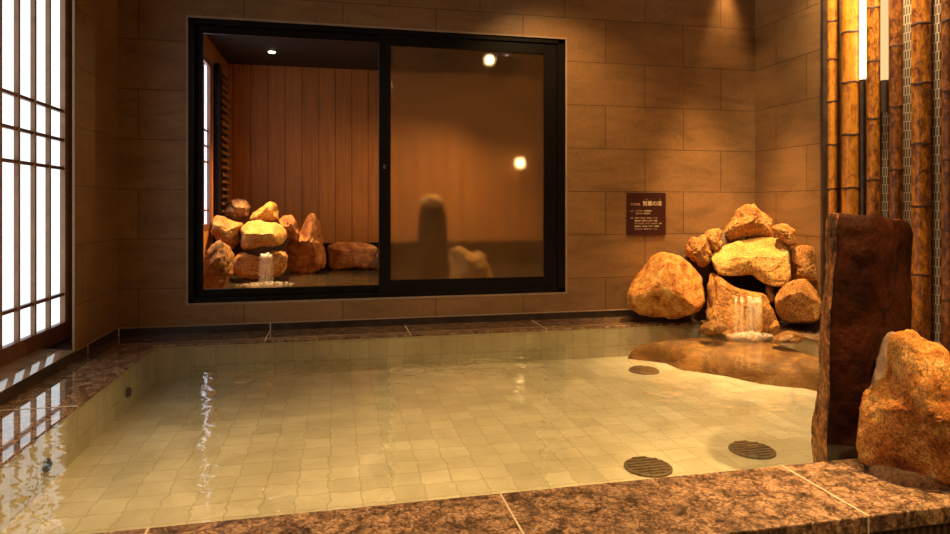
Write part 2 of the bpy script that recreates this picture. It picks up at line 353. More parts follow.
structure(boxes('wall_right', M['wall_y'], [(XR, 3.30, 3.52, WB, -0.3, CEIL), (3.17, 3.30, -2.0, 3.52, -0.4, CEIL)]), 'brown stone tiled right wall behind the rocks', 'wall')
structure(boxes('wall_near', M['wall_x'], [(-1.62, 3.3, -2.12, -2.0, -0.4, CEIL)]), 'brown tiled wall behind the viewer', 'wall')
structure(boxes('ceiling', M['ceiling'], [(-1.62, 3.3, -2.12, 4.30, CEIL, CEIL + 0.1)]), 'brown ceiling over the bath', 'ceiling')
structure(boxes('floor', M['room_floor'], [(-1.62, 3.3, -2.12, 1.36, -0.5, -0.4)]), 'dark stone floor before the pool', 'floor')

# skirting at the foot of the walls, with its pale joints
sk = structure(boxes('baseboard_left', M['skirt_tile'], [(-1.47, XL + 0.004, 1.3, WB, 0.0, 0.048)]), 'dark stone skirting under the paper window', 'baseboard')
boxes('grout_line', M['grout'], [(XL, XL + 0.006, 3.70 + 0.0, 3.706, 0.0, 0.049)], sk)
boxes('grout_cap', M['edge'], [(XL, XL + 0.007, 3.54, WB, 0.048, 0.054)], sk)
skb = structure(boxes('baseboard_back', M['skirt_tile'], [(XL, XR, WB - 0.006, WB, 0.0, 0.044)]), 'dark stone skirting along the back wall', 'baseboard')
boxes('grout_cap', M['edge'], [(XL, XR, WB - 0.009, WB, 0.044, 0.051)], skb)
boxes('grout_line', M['grout'], [(XL + 0.008, XL + 0.014, WB - 0.011, WB - 0.005, 0.0, 0.05), (-0.40, -0.393, WB - 0.011, WB - 0.005, 0.0, 0.05)], skb)
structure(boxes('trim_1', M['edge'], [(XL - 0.008, XL + 0.002, 3.534, 3.54, 0.05, 2.22)]), 'thin pale tile edge beside the paper window', 'trim')
structure(boxes('trim_2', M['edge'], [(wx0 - 0.012, wx0, WB - 0.004, 4.2, wz0 - 0.012, wz1 + 0.012), (wx1, wx1 + 0.012, WB - 0.004, 4.2, wz0 - 0.012, wz1 + 0.012),
          (wx0, wx1, WB - 0.004, 4.2, wz0 - 0.012, wz0), (wx0, wx1, WB - 0.004, 4.2, wz1, wz1 + 0.012)]), 'thin pale tile edge around the dark window', 'trim')
structure(boxes('trim_3', M['skirt_tile'], [(XR - 0.004, XR + 0.03, 3.500, 3.522, 0.0, CEIL)]), 'narrow dark edge strip between tiles and bamboo', 'trim')
bm = bmesh.new(); q = [(-1.47, 0.0505), (XL + 0.003, 0.0505), (XL + 0.003, 0.055), (-1.47, 0.080)]
va = [bm.verts.new((x, 1.3, z)) for x, z in q]; vb = [bm.verts.new((x, 3.534, z)) for x, z in q]
for k in range(4): bm.faces.new((va[k], va[(k + 1) % 4], vb[(k + 1) % 4], vb[k]))
bm.faces.new(va); bm.faces.new(list(reversed(vb))); bmesh.ops.recalc_face_normals(bm, faces=bm.faces)
structure(link('trim_4', bm, M['sill']), 'wet sloping wooden sill below the paper window', 'trim')

# coping around the pool, top at z = 0
PX0, PX1, PY0, PY1 = -0.975, 2.73, 1.67, 3.85
cf = structure(boxes('trim_5', M['granite'], [(-1.47, 3.17, 1.35, PY0, -0.045, 0.0)], bev=0.004), 'brown mottled granite coping along the near side', 'coping')
boxes('grout_line', M['grout'], [(x, x + 0.005, 1.349, PY0 + 0.001, -0.044, 0.0012) for x in (-0.44, 0.43, 1.295, 2.165)], cf)
cl = structure(boxes('trim_6', M['granite_wet'], [(XL + 0.0, PX0, PY0 + 0.001, PY1, -0.012, 0.0)], bev=0.003), 'wet brown granite coping along the left wall', 'coping')
boxes('grout_line', M['grout'], [(XL, PX0 + 0.001, 2.745, 2.751, -0.012, 0.0012)], cl)
cbk = structure(boxes('trim_7', M['granite_wet'], [(XL, XR, PY1 + 0.001, WB, -0.012, 0.0)], bev=0.003), 'wet brown granite coping below the back wall', 'coping')
boxes('grout_line', M['grout'], [(x, x + 0.005, PY1, WB, -0.012, 0.0012) for x in (-0.40, 0.44, 1.30)], cbk)
structure(boxes('trim_8', M['granite_wet'], [(PX1, 3.17, PY0 + 0.001, PY1, -0.012, 0.0)], bev=0.003), 'granite coping below the bamboo', 'coping')
structure(boxes('wall_pool_front', M['ribbed'], [(-1.47, 3.17, 1.375, 1.66, -0.4, -0.046)]), 'ribbed brown front below the near coping', 'wall')
ZF = -0.20
structure(boxes('floor_pool', M['tile_floor'], [(PX0 - 0.1, PX1 + 0.1, PY0 - 0.02, PY1 + 0.1, ZF - 0.05, ZF)]), 'cream tiled pool floor under the water', 'floor')
structure(boxes('wall_pool_back', M['tile_x'], [(PX0 - 0.1, PX1 + 0.1, PY1 + 0.002, PY1 + 0.1, ZF, -0.0125)]), 'cream tiled pool side below the back coping', 'wall')
structure(boxes('wall_pool_left', M['tile_y'], [(PX0 - 0.1, PX0 - 0.002, PY0, PY1, ZF, -0.0125)]), 'cream tiled pool side below the left coping', 'wall')
structure(boxes('wall_pool_right', M['tile_y'], [(PX1 + 0.002, PX1 + 0.1, PY0, PY1, ZF, -0.0125)]), 'cream tiled pool side below the bamboo', 'wall')
bm = bmesh.new(); vs = [bm.verts.new(p) for p in ((PX0, PY0 - 0.0, -0.004), (PX1, PY0, -0.004), (PX1, PY1, -0.004), (PX0, PY1, -0.004))]; bm.faces.new(vs)
tag(link('pool_water', bm, M['water']), 'clear rippled hot spring water filling the big tiled pool', 'water', kind='stuff')

# ------------------------------------------------------------------ paper window on the left wall
SX = -1.42
win1 = structure(empty('window_1', (SX, 2.6, 0.05)), 'tall shoji paper window with brown wooden bars in the left wall', 'window')
def child_boxes(root, name, m, lst, bev=0.0):
    o = boxes(name, m, lst, None, bev); o.parent = root; o.matrix_parent_inverse = root.matrix_world.inverted()
    o.location = -Vector(root.location) ; o.matrix_parent_inverse.identity(); return o
ST, SB = 2.20, 0.15
child_boxes(win1, 'frame', M['wood_frame'], [(SX - 0.04, SX, 1.32, 3.97, 0.056, SB), (SX - 0.04, SX, 1.32, 3.97, ST, ST + 0.05), (SX - 0.04, SX, 3.875, 3.97, SB, ST), (SX - 0.04, SX, 1.32, 1.40, SB, ST), (SX-0.04,SX+0.0,2.28,2.40,SB,ST)], 0.003)
child_boxes(win1, 'lit_edge_strip', M['wood_bar'], [(SX - 0.034, SX - 0.004, 3.842, 3.875, SB, ST)])  # lit part of the post, put in as lighter wood
ys = [3.83 - 0.1645 * k for k in range(1, 15)]
for y in ys:
    if 2.26 < y < 2.42: continue
    child_boxes(win1, 'upright_bar', M['wood_bar'], [(SX - 0.026, SX - 0.006, y - 0.009, y + 0.009, SB, ST)])
for z in (0.30, 0.978, 1.13, 1.285, 1.96):
    child_boxes(win1, 'cross_bar', M['wood_frame'], [(SX - 0.028, SX - 0.010, 1.40, 3.842, z - 0.008, z + 0.008)])
child_boxes(win1, 'paper', M['paper'], [(SX - 0.034, SX - 0.030, 1.40, 3.85, SB, ST)])

# ------------------------------------------------------------------ dark sliding window in the back wall
win2 = structure(empty('window_2', (0.3, 4.2, wz0)), 'wide dark aluminium sliding window in the back wall', 'window')
fy0, fy1 = 4.186, 4.28
child_boxes(win2, 'frame', M['black_alu'], [(wx0, wx0 + 0.028, fy0, fy1, wz0, wz1), (wx1 - 0.05, wx1, fy0, fy1, wz0, wz1), (wx0, wx1, fy0, fy1, wz0, wz0 + 0.03), (wx0, wx1, fy0, fy1, wz1 - 0.03, wz1)], 0.002)
def sash(x0, x1, z0, z1, gx0, gx1, gz0, gz1, y0, y1, gm, label):
    s = child_boxes(win2, 'sash', M['black_alu'], [(x0, gx0, y0, y1, z0, z1), (gx1, x1, y0, y1, z0, z1), (gx0, gx1, y0, y1, z0, gz0), (gx0, gx1, y0, y1, gz1, z1)], 0.002)
    g = boxes('pane', gm, [(gx0, gx1, (y0 + y1) / 2 - 0.003, (y0 + y1) / 2 + 0.003, gz0, gz1)]); g.parent = s; g['label'] = label
    return s
sash(wx0 + 0.028, 0.335, wz0 + 0.03, wz1 - 0.03, -0.803, 0.277, 0.258, 1.850, 4.236, 4.262, M['glass'], 'clear glass pane')
sr = sash(0.277, wx1 - 0.05, wz0 + 0.03, wz1 - 0.03, 0.353, 1.402, 0.292, 1.824, 4.198, 4.226, M['glass_fog'], 'fogged glass pane')
lk = boxes('latch', M['brass'], [(0.305, 0.318, 4.19, 4.2, 1.02, 1.045)]); lk.parent = sr
child_boxes(win2, 'top_rail', plain('grey_rail', (0.35, 0.33, 0.30), 0.35, 0.5), [(wx0 + 0.075, wx1 - 0.05, 4.266, 4.278, wz1 - 0.068, wz1 - 0.038)])

# ------------------------------------------------------------------ inner room behind that window
IY = 7.10; IX = -1.10; IC = 2.27; IW = 0.12
structure(boxes('wall_inner_back', M['planks'], [(-1.3, 5.0, IY, IY + 0.1, -0.25, IC)]), 'brown vertical plank wall seen through the window', 'wall')
structure(boxes('wall_inner_left', M['planks'], [(IX - 0.12, IX, 4.30, 5.1, -0.25, IC), (IX - 0.12, IX, 6.20, IY, -0.25, IC), (IX - 0.12, IX, 5.1, 6.2, -0.25, 0.56), (IX - 0.12, IX, 5.1, 6.2, 2.08, IC), (IX - 0.12, IX - 0.09, 5.1, 6.2, 0.5, 2.1)]), 'dark plank wall of the room behind the window', 'wall')
structure(boxes('wall_inner_right', M['planks'], [(4.4, 4.5, 4.30, IY, 0, IC)]), 'right wall of the room behind the window', 'wall')
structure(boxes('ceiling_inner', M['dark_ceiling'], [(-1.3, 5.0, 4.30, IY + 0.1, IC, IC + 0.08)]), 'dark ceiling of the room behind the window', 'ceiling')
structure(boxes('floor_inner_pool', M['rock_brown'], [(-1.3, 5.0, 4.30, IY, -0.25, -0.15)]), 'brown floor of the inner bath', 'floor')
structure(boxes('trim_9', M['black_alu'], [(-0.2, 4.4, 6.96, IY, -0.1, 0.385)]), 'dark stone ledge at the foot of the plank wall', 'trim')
bm = bmesh.new(); vs = [bm.verts.new(p) for p in ((IX, 4.32, IW), (4.4, 4.32, IW), (4.4, IY, IW), (IX, IY, IW))]; bm.faces.new(vs)
tag(link('inner_pool_water', bm, M['water_in']), 'dark rippled water of the inner bath seen through the clear pane', 'water', kind='stuff')
win3 = structure(empty('window_3', (IX, 5.65, 0.56)), 'narrow shoji paper window seen through the left pane', 'window')
child_boxes(win3, 'frame', M['wood_frame'], [(IX - 0.04, IX, 6.13, 6.20, 0.56, 2.08), (IX - 0.04, IX, 5.1, 5.16, 0.56, 2.08), (IX - 0.04, IX, 5.1, 6.2, 0.56, 0.62), (IX - 0.04, IX, 5.1, 6.2, 2.03, 2.08)])
for y in (5.99, 5.85, 5.71, 5.57, 5.43, 5.29):
    child_boxes(win3, 'upright_bar', M['wood_frame'], [(IX - 0.028, IX - 0.022, y - 0.006, y + 0.006, 0.62, 2.03)])
for z in (0.74, 1.17, 1.31, 1.45):
    child_boxes(win3, 'cross_bar', M['wood_frame'], [(IX - 0.0285, IX - 0.0225, 5.16, 6.13, z - 0.009, z + 0.009)])
child_boxes(win3, 'paper', M['paper_in'], [(IX - 0.036, IX - 0.030, 5.16, 6.13, 0.62, 2.03)])
sh = tag(empty('louvre_shutter', (IX + 0.03, 6.66, 0.13)), 'narrow dark louvred panel between inner paper window and plank wall', 'shutter')
child_boxes(sh, 'frame', M['black_alu'], [(IX + 0.001, IX + 0.05, 6.28, 6.42, 0.13, 2.1), (IX + 0.001, IX + 0.03, 6.42, 6.86, 0.13, 2.1)])
for k in range(26):
    child_boxes(sh, 'slat', M['wood_bar'], [(IX + 0.031, IX + 0.06, 6.44, 6.84, 0.30 + k * 0.07, 0.325 + k * 0.07)])

# ------------------------------------------------------------------ lamps
def downlight(x, y, zc, power, cone, tx, ty, tz, label, rr=0.035, group=None):
    e = tag(empty('ceiling_downlight', (x, y, zc)), label, 'ceiling light', group)
    bm = bmesh.new(); lathe(bm, [(rr + 0.012, -0.006), (rr + 0.014, 0.0), (rr, 0.0005)], 24); link('trim_ring', bm, M['brass'], e, smooth=False)
    bm = bmesh.new(); lathe(bm, [(rr - 0.004, -0.010), (rr, -0.0065)], 24); link('lens', bm, M['lamp_on'], e)
    l = spot_data(power, cone); lo = bpy.data.objects.new('lamp', l); COL.objects.link(lo)
    lo.parent = e; lo.location = (0, 0, -0.03)
    d = Vector((tx - x, ty - y, tz - zc)); lo.rotation_euler = d.to_track_quat('-Z', 'Y').to_euler()
    return e
for (x, y, p, c, tx, ty, tz, lab) in DOWN: downlight(x, y, CEIL, p, c, tx, ty, tz, lab, group='ceiling downlights over the bath')
for (x, y, p, c, tx, ty, tz, lab) in DOWN2: downlight(x, y, IC, p, c, tx, ty, tz, lab, 0.032 if x < 0 else 0.022, group='downlights in the inner ceiling')
wl = tag(empty('wall_lamp', (2.05, 7.02, 1.27)), 'small glowing square wall lamp seen through the foggy pane', 'lamp')
child_boxes(wl, 'bracket', M['black_alu'], [(2.02, 2.08, 7.03, IY, 1.24, 1.30)])
child_boxes(wl, 'lamp_shade', M['wall_lamp_on'], [(2.015, 2.085, 6.97, 7.03, 1.23, 1.31)], 0.01)

# ------------------------------------------------------------------ rocks
def poly_r(poly, th):
    dx, dz = math.cos(th), math.sin(th); best = 0.0
    n = len(poly)
    for i in range(n):
        (x1, z1), (x2, z2) = poly[i], poly[(i + 1) % n]
        ex, ez = x2 - x1, z2 - z1; den = dx * ez - dz * ex
        if abs(den) < 1e-9: continue
        t = (x1 * ez - z1 * ex) / den; u = (x1 * dz - z1 * dx) / den
        if t > 0 and -1e-6 <= u <= 1 + 1e-6: best = max(best, t)
    return best
def rock(name, label, pts, Yc, half, seed, m, frame=None, boxy=0.75, amp=0.05, tilt=0.0, facets=12, res=(72, 40), group=None, cuts=(), cat='rock', parent=None, zmin=None):
    if frame:
        ox, oy, s = frame; pts = [(ox + a / s, oy + b / s) for a, b in pts]
    cx = (min(p[0] for p in pts) + max(p[0] for p in pts)) / 2; cy = (min(p[1] for p in pts) + max(p[1] for p in pts)) / 2
    P0 = on_y(cx, cy, Yc); a = ang(cx)
    u = Vector((math.cos(a), -math.sin(a), 0)); v = Vector((math.sin(a), math.cos(a), 0))
    poly = []
    for px, py in pts:
        t = P0.dot(v) / Vector((math.tan(ang(px)), 1, 0)).dot(v)
        P = on_y(px, py, t); poly.append(((P - P0).dot(u), P.z - P0.z))
    nth, nph = res
    rad = [poly_r(poly, 2 * math.pi * j / nth) for j in range(nth)]
    rad = [(rad[j - 1] + 2 * rad[j] + rad[(j + 1) % nth]) / 4 for j in range(nth)]
    size = (max(rad) + min(rad)) / 2
    rnd = random.Random(seed); off = Vector((rnd.random() * 50, rnd.random() * 50, rnd.random() * 50))
    planes = []
    for _ in range(facets):
        n = Vector((rnd.gauss(0, 1), rnd.gauss(0, 1), rnd.gauss(0, 1))).normalized()
        n.y = -abs(n.y) - 0.25; n.normalize(); planes.append((n, rnd.uniform(0.66, 0.86)))
    for n, dd in cuts: planes.append((Vector(n).normalized(), dd))
    bm = bmesh.new(); grid = []
    def shape(th, ph, r):
        c = math.cos(ph); s_ = math.sin(ph)
        rho = abs(c) ** boxy; wv = math.copysign(abs(s_) ** boxy, s_)
        q = Vector((math.cos(th) * rho, wv, math.sin(th) * rho))          # unit-ish shape; y < 0 faces the viewer
        for n, dd in planes:
            e = q.dot(n) - dd
            if e > 0: q -= n * e * 0.92
        f = noise.fractal(q * 2.1 + off, 1.0, 2.0, 5) * amp * 1.7 + noise.fractal(q * 6 + off, 0.6, 2.0, 5) * amp * 1.0
        q *= 1 + f
        p = u * (q.x * r) + Vector((0, 0, q.z * r)) + v * (q.y * half + tilt * q.z * r)
        if zmin is not None and (P0.z + p.z) < zmin: p.z = zmin - P0.z
        return p
    for i in range(1, nph):
        ph = -math.pi / 2 + math.pi * i / nph
        grid.append([bm.verts.new(shape(2 * math.pi * j / nth, ph, rad[j])) for j in range(nth)])
    r0 = sum(rad) / nth
    a0 = bm.verts.new(shape(0, -math.pi / 2, r0)); a1 = bm.verts.new(shape(0, math.pi / 2, r0))
    for g, h in zip(grid, grid[1:]):
        for j in range(nth): bm.faces.new((g[j], g[(j + 1) % nth], h[(j + 1) % nth], h[j]))
    for j in range(nth):
        bm.faces.new((a0, grid[0][(j + 1) % nth], grid[0][j])); bm.faces.new((a1, grid[-1][j], grid[-1][(j + 1) % nth]))
    bmesh.ops.recalc_face_normals(bm, faces=bm.faces)
    o = link(name, bm, m, parent, tuple(P0), True)
    if not parent: tag(o, label, cat, group)
    return o
c2, c3, c4 = (680, 190, 5.93), (620, 240, 5.93), (680, 270, 5.93)
G = 'rocks heaped in the far right corner'
rock('rock', 'large rounded orange rock at the left foot of the corner heap', [(40, 340), (60, 270), (110, 190), (180, 105), (245, 78), (330, 90), (400, 130), (450, 190), (490, 240), (495, 330), (485, 390), (430, 425), (330, 455), (180, 440), (90, 415), (42, 385)], 3.93, 0.20, 1, M['rock_boulder'], c3, 0.78, 0.035, 0.25, 3, group=G)
rock('rock', 'small knobbly upright rock right of the largest rounded rock', [(45, 290), (90, 275), (140, 270), (165, 310), (188, 370), (178, 430), (150, 455), (100, 445), (50, 410), (30, 375), (38, 330)], 3.96, 0.09, 2, M['rock'], c2, 0.8, 0.1, group=G)
rock('rock', 'small flat-topped rock leaning on the knobbly rock below the top rock', [(138, 262), (190, 230), (235, 230), (252, 260), (248, 320), (215, 358), (185, 345), (160, 300)], 3.97, 0.07, 3, M['rock'], c2, 0.8, 0.07, group=G, tilt=0.4)
rock('rock', 'big peaked rock on the top of the corner heap', [(253, 245), (300, 180), (350, 110), (390, 86), (445, 90), (490, 130), (548, 180), (560, 230), (575, 290), (540, 300), (480, 290), (400, 305), (262, 320)], 3.98, 0.17, 4, M['rock'], c2, 0.7, 0.07, 0.25, 12, group=G, cuts=[((0.1, -0.75, -0.65), 0.42)])
rock('rock', 'small round rock right of the peaked top rock', [(548, 220), (590, 195), (635, 203), (685, 240), (705, 285), (700, 325), (660, 330), (610, 310), (575, 275), (552, 245)], 3.70, 0.09, 5, M['rock'], c2, 0.8, 0.06, group=G)
rock('rock', 'broad pale slab-like rock in the middle of the heap above the waterfall', [(183, 385), (250, 338), (330, 312), (420, 292), (480, 278), (560, 288), (655, 305), (660, 370), (655, 440), (640, 530), (590, 555), (530, 556), (480, 545), (430, 510), (330, 500), (240, 495), (205, 440)], 3.80, 0.19, 6, M['rock_pale'], c2, 0.7, 0.045, 0.75, 4, group=G, cuts=[((0.05, -0.90, -0.45), 0.50), ((0.0, -0.62, 0.78), 0.50)])
rock('rock', 'square brown rock against the right wall behind the round rock', [(791, 249), (801, 246), (813, 247), (818, 256), (819, 270), (821, 286), (808, 288), (799, 284), (792, 279), (790, 262)], 3.62, 0.09, 7, M['rock'], None, 0.65, 0.05, group=G)
rock('rock', 'long sloping rock the hot water pours over', [(138, 50), (175, 12), (210, 33), (270, 83), (350, 122), (430, 136), (495, 148), (525, 190), (562, 235), (582, 300), (575, 370), (470, 395), (300, 385), (220, 330), (160, 295), (145, 200), (136, 130)], 3.66, 0.19, 8, M['rock'], c4, 0.68, 0.045, 0.45, 6, group=G, cuts=[((0, -1, 0.05), 0.6)])
rock('rock', 'round granular rock at the right foot of the heap by the water', [(562, 190), (578, 140), (620, 88), (680, 62), (742, 53), (795, 95), (828, 150), (838, 210), (828, 280), (790, 328), (730, 348), (660, 343), (608, 302), (573, 250)], 3.50, 0.14, 9, M['rock'], c4, 0.85, 0.03, 0.1, 5, group=G)
rock('rock', 'tiny upright stone wedged between waterfall rock and round rock', [(508, 100), (535, 83), (556, 108), (562, 160), (548, 200), (520, 180), (506, 135)], 3.68, 0.05, 10, M['rock'], c4, 0.8, 0.08, group=G, res=(32, 18))
rock('rock', 'tiny pointed stone rising from the water right of the waterfall', [(525, 345), (550, 312), (575, 288), (588, 320), (594, 360), (585, 390), (530, 385)], 3.44, 0.04, 11, M['rock'], c4, 0.8, 0.06, group=G, res=(32, 18))
rock('rock', 'flat stone awash in the water below the round rock', [(548, 410), (590, 378), (650, 366), (715, 385), (740, 415), (700, 440), (560, 440)], 3.27, 0.11, 12, M['rock_wet'], c4, 0.8, 0.05, group=G, res=(40, 22))
rock('rock', 'low stone awash in the water left of the waterfall', [(110, 345), (160, 312), (205, 305), (255, 320), (290, 350), (260, 380), (130, 385)], 3.50, 0.10, 13, M['rock_wet'], c4, 0.8, 0.05, group=G, res=(40, 22))
# cement core that carries the heap, and the submerged ledge
def cement(label, runs, y_axis_runs=()):
    bm = bmesh.new()
    for (pts, a0, a1, ax) in runs:                       # a low wall whose top follows pts, from a0 (front) to a1 (back)
        n = 24; rows = []
        for i in range(n + 1):
            t = i / n * (len(pts) - 1); k = min(int(t), len(pts) - 2); f = t - k
            x = pts[k][0] * (1 - f) + pts[k + 1][0] * f; zt = pts[k][1] * (1 - f) + pts[k + 1][1] * f
            row = []
            for q in range(9):
                z = -0.15 + (zt + 0.15) * q / 8; fr = a0 + (a1 - a0) * 0.5 * (q / 8) ** 2 + 0.02 * noise.noise(Vector((x * 9, z * 9, 1)))
                row.append(bm.verts.new((x, fr, z) if ax == 'x' else (fr, x, z)))
            row.append(bm.verts.new((x, a1, zt) if ax == 'x' else (a1, x, zt))); row.append(bm.verts.new((x, a1, -0.15) if ax == 'x' else (a1, x, -0.15)))
            rows.append(row)
        for g, h in zip(rows, rows[1:]):
            m_ = len(g)
            for q in range(m_): bm.faces.new((g[q], g[(q + 1) % m_], h[(q + 1) % m_], h[q]))
        bm.faces.new(rows[0]); bm.faces.new(list(reversed(rows[-1])))
    bmesh.ops.recalc_face_normals(bm, faces=bm.faces)
    tag(link('cement_bed', bm, M['cement'], None, None, True), label, 'cement')
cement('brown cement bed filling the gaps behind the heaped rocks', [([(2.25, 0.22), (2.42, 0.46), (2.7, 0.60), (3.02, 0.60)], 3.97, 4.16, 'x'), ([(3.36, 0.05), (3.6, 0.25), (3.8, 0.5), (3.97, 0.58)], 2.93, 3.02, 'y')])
def ledge():
    pl = [(1.84, 3.78), (2.02, 3.62), (2.02, 3.45), (2.20, 3.28), (2.28, 3.10), (2.45, 2.98), (2.52, 2.82), (2.70, 2.62), (2.70, 3.78), (1.95, 3.78)]
    bm = bmesh.new(); rows = []
    c = Vector((2.45, 3.45))
    for k, (f, z) in enumerate(((1.02, ZF), (1.0, ZF + 0.05), (0.92, ZF + 0.10), (0.7, ZF + 0.13), (0.4, ZF + 0.14), (0.1, ZF + 0.14))):
        ring = []
        n = 60
        per = []
        for i in range(len(pl)):
            A, B = Vector(pl[i]), Vector(pl[(i + 1) % len(pl)])
            for q in range(6): per.append(A.lerp(B, q / 6))
        for p in per:
            d = (p - c) * f; nz = noise.noise(Vector((d.x * 6, d.y * 6, k * 0.4)))
            ring.append(bm.verts.new((min(2.725, c.x + d.x * (1 + 0.06 * nz)), c.y + d.y * (1 + 0.06 * nz), z + 0.015 * nz if k else z)))
        rows.append(ring)
    for g, h in zip(rows, rows[1:]):
        m_ = len(g)
        for j in range(m_): bm.faces.new((g[j], g[(j + 1) % m_], h[(j + 1) % m_], h[j]))
    bm.faces.new(rows[-1]); bmesh.ops.recalc_face_normals(bm, faces=bm.faces)
    tag(link('rock_ledge', bm, M['rock_wet'], None, None, True), 'brown uneven stone ledge under the water before the corner rocks', 'rock')
ledge()

# waterfall over the sloping rock
def waterfall(name, label, pxs, ytop, ybot, Y0, lip, mfall, wid, zw, foam_c, foam_r, seed=1):
    root = tag(empty(name, tuple(foam_c)), label, 'waterfall')
    rnd = random.Random(seed); o3 = Vector(foam_c)
    bm = bmesh.new()
    for px in pxs:
        top = on_y(px, ytop + rnd.uniform(-1, 1), Y0); a = ang(px); v = Vector((math.sin(a), math.cos(a), 0)); uu = Vector((math.cos(a), -math.sin(a), 0))
        n = 14; prev = None; ww = wid * rnd.uniform(0.4, 1.7)
        for i in range(n + 1):
            t = i / n
            z = top.z + (zw - top.z) * t
            back = lip * math.sqrt(t) if i else -0.04
            p = top - v * back; p.z = z if i else top.z + 0.004
            wv = ww * (1 + 0.5 * t) * (1 + 0.2 * math.sin(i * 1.7 + px))
            ring = [bm.verts.new(p - o3 + uu * (wv * math.cos(k * math.pi / 3)) + v * (0.35 * wv * math.sin(k * math.pi / 3))) for k in range(6)]
            if prev:
                for k in range(6): bm.faces.new((prev[k], prev[(k + 1) % 6], ring[(k + 1) % 6], ring[k]))
            prev = ring
    link('stream', bm, mfall, root, None, True)
    bm = bmesh.new()
    for _ in range(240):
        r = foam_r * math.sqrt(rnd.random()); th = rnd.uniform(0, 6.28); s = rnd.uniform(0.003, 0.011) * (1.3 - r / foam_r)
        mtx = Vector((r * math.cos(th) * 1.25, r * math.sin(th) * 0.8, rnd.uniform(0, 0.02) * (1 - r / foam_r)))
        ret = bmesh.ops.create_icosphere(bm, subdivisions=1, radius=s)
        for vv in ret['verts']: vv.co = Vector((vv.co.x * 1.5, vv.co.y * 1.3, vv.co.z * 0.8)) + mtx
    f = link('foam', bm, M['foam'], root, None, True); f['kind'] = 'stuff'
    return root
fc = on_y(750, 332, 3.40); fc.z = 0.0
waterfall('waterfall', 'thin stream of hot water pouring off the sloping corner rock', [736, 741.5, 743, 749, 750.5, 752, 754.5, 756, 757.5, 759.5], 298.5, 332, 3.52, 0.07, M['fall'], 0.0085, 0.0, fc, 0.12, 3)

# inner rocks seen through the clear pane
ci = (190, 180, 4.45); G2 = 'rocks of the inner bath seen through the clear pane'
IR = dict(group=G2, res=(56, 32))
rock('rock', 'jagged rock at lower left of the inner bath, cut by the window frame', [(40, 395), (85, 310), (125, 278), (162, 292), (200, 328), (192, 365), (197, 412), (172, 432), (160, 470), (100, 510), (40, 510)], 5.20, 0.22, 31, M['rock'], ci, 0.75, 0.08, 0.2, **IR)
rock('rock', 'blocky rock under the inner paper window, left of the central rock', [(103, 180), (125, 160), (170, 168), (210, 183), (238, 190), (225, 230), (222, 275), (188, 305), (120, 285), (101, 230)], 6.1, 0.22, 32, M['rock'], ci, 0.7, 0.07, **IR)
rock('rock', 'dull brown rock at the top left of the inner heap', [(153, 130), (175, 93), (215, 78), (252, 88), (270, 125), (258, 172), (200, 182), (153, 165)], 6.55, 0.2, 33, M['rock_brown'], ci, 0.75, 0.06, **IR)
rock('rock', 'slanting pale rock at the top of the inner heap', [(253, 182), (275, 148), (330, 113), (355, 95), (390, 103), (395, 150), (388, 190), (340, 198), (290, 188)], 6.45, 0.2, 34, M['rock_pale'], ci, 0.72, 0.05, 0.3, **IR)
rock('rock', 'bright broad rock in the centre of the inner heap', [(213, 220), (250, 188), (310, 181), (380, 193), (422, 213), (433, 245), (412, 282), (350, 298), (290, 320), (235, 314), (216, 270)], 6.05, 0.26, 35, M['rock_pale'], ci, 0.7, 0.05, 0.5, 8, cuts=[((0, -0.9, -0.45), 0.5), ((0, -0.6, 0.8), 0.5)], **IR)
rock('rock', 'small dark rock right of the bright central rock', [(393, 185), (420, 156), (450, 148), (477, 185), (488, 235), (465, 280), (435, 275), (412, 225)], 6.4, 0.16, 36, M['rock_red'], ci, 0.75, 0.07, **IR)
rock('rock', 'dark block the inner water spills over', [(195, 345), (240, 322), (330, 322), (425, 316), (432, 390), (400, 425), (300, 440), (215, 435), (192, 390)], 5.95, 0.2, 37, M['rock'], ci, 0.6, 0.05, 0.3, 5, cuts=[((0, -1, -0.12), 0.55), ((0, -0.1, 1), 0.66)], **IR)
rock('rock', 'tall pointed rusty rock at the right of the inner heap', [(430, 290), (485, 236), (525, 165), (553, 138), (576, 188), (596, 290), (612, 400), (520, 412), (430, 398)], 6.5, 0.2, 38, M['rock_red'], ci, 0.72, 0.06, 0, 4, **IR)
rock('rock', 'long low rusty slab before the dark ledge', [(612, 288), (650, 278), (770, 278), (832, 298), (815, 350), (795, 395), (620, 398)], 6.75, 0.14, 39, M['rock_red'], ci, 0.55, 0.04, 0, 6, **IR)
rock('rock', 'small rock right of the low slab beside the window stile', [(800, 352), (840, 300), (875, 320), (890, 395), (800, 395)], 6.7, 0.12, 40, M['rock_brown'], ci, 0.75, 0.05, **IR)
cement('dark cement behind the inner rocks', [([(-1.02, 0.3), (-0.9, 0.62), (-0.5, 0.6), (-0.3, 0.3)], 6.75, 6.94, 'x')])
fc = on_y(267, 276, 5.62); fc.z = IW + 0.003
waterfall('waterfall', 'small spill of water in the inner bath seen through the clear pane', [262, 264, 266, 268, 270], 254, 275, 5.74, 0.05, M['fall'], 0.014, IW, fc, 0.20, 5)
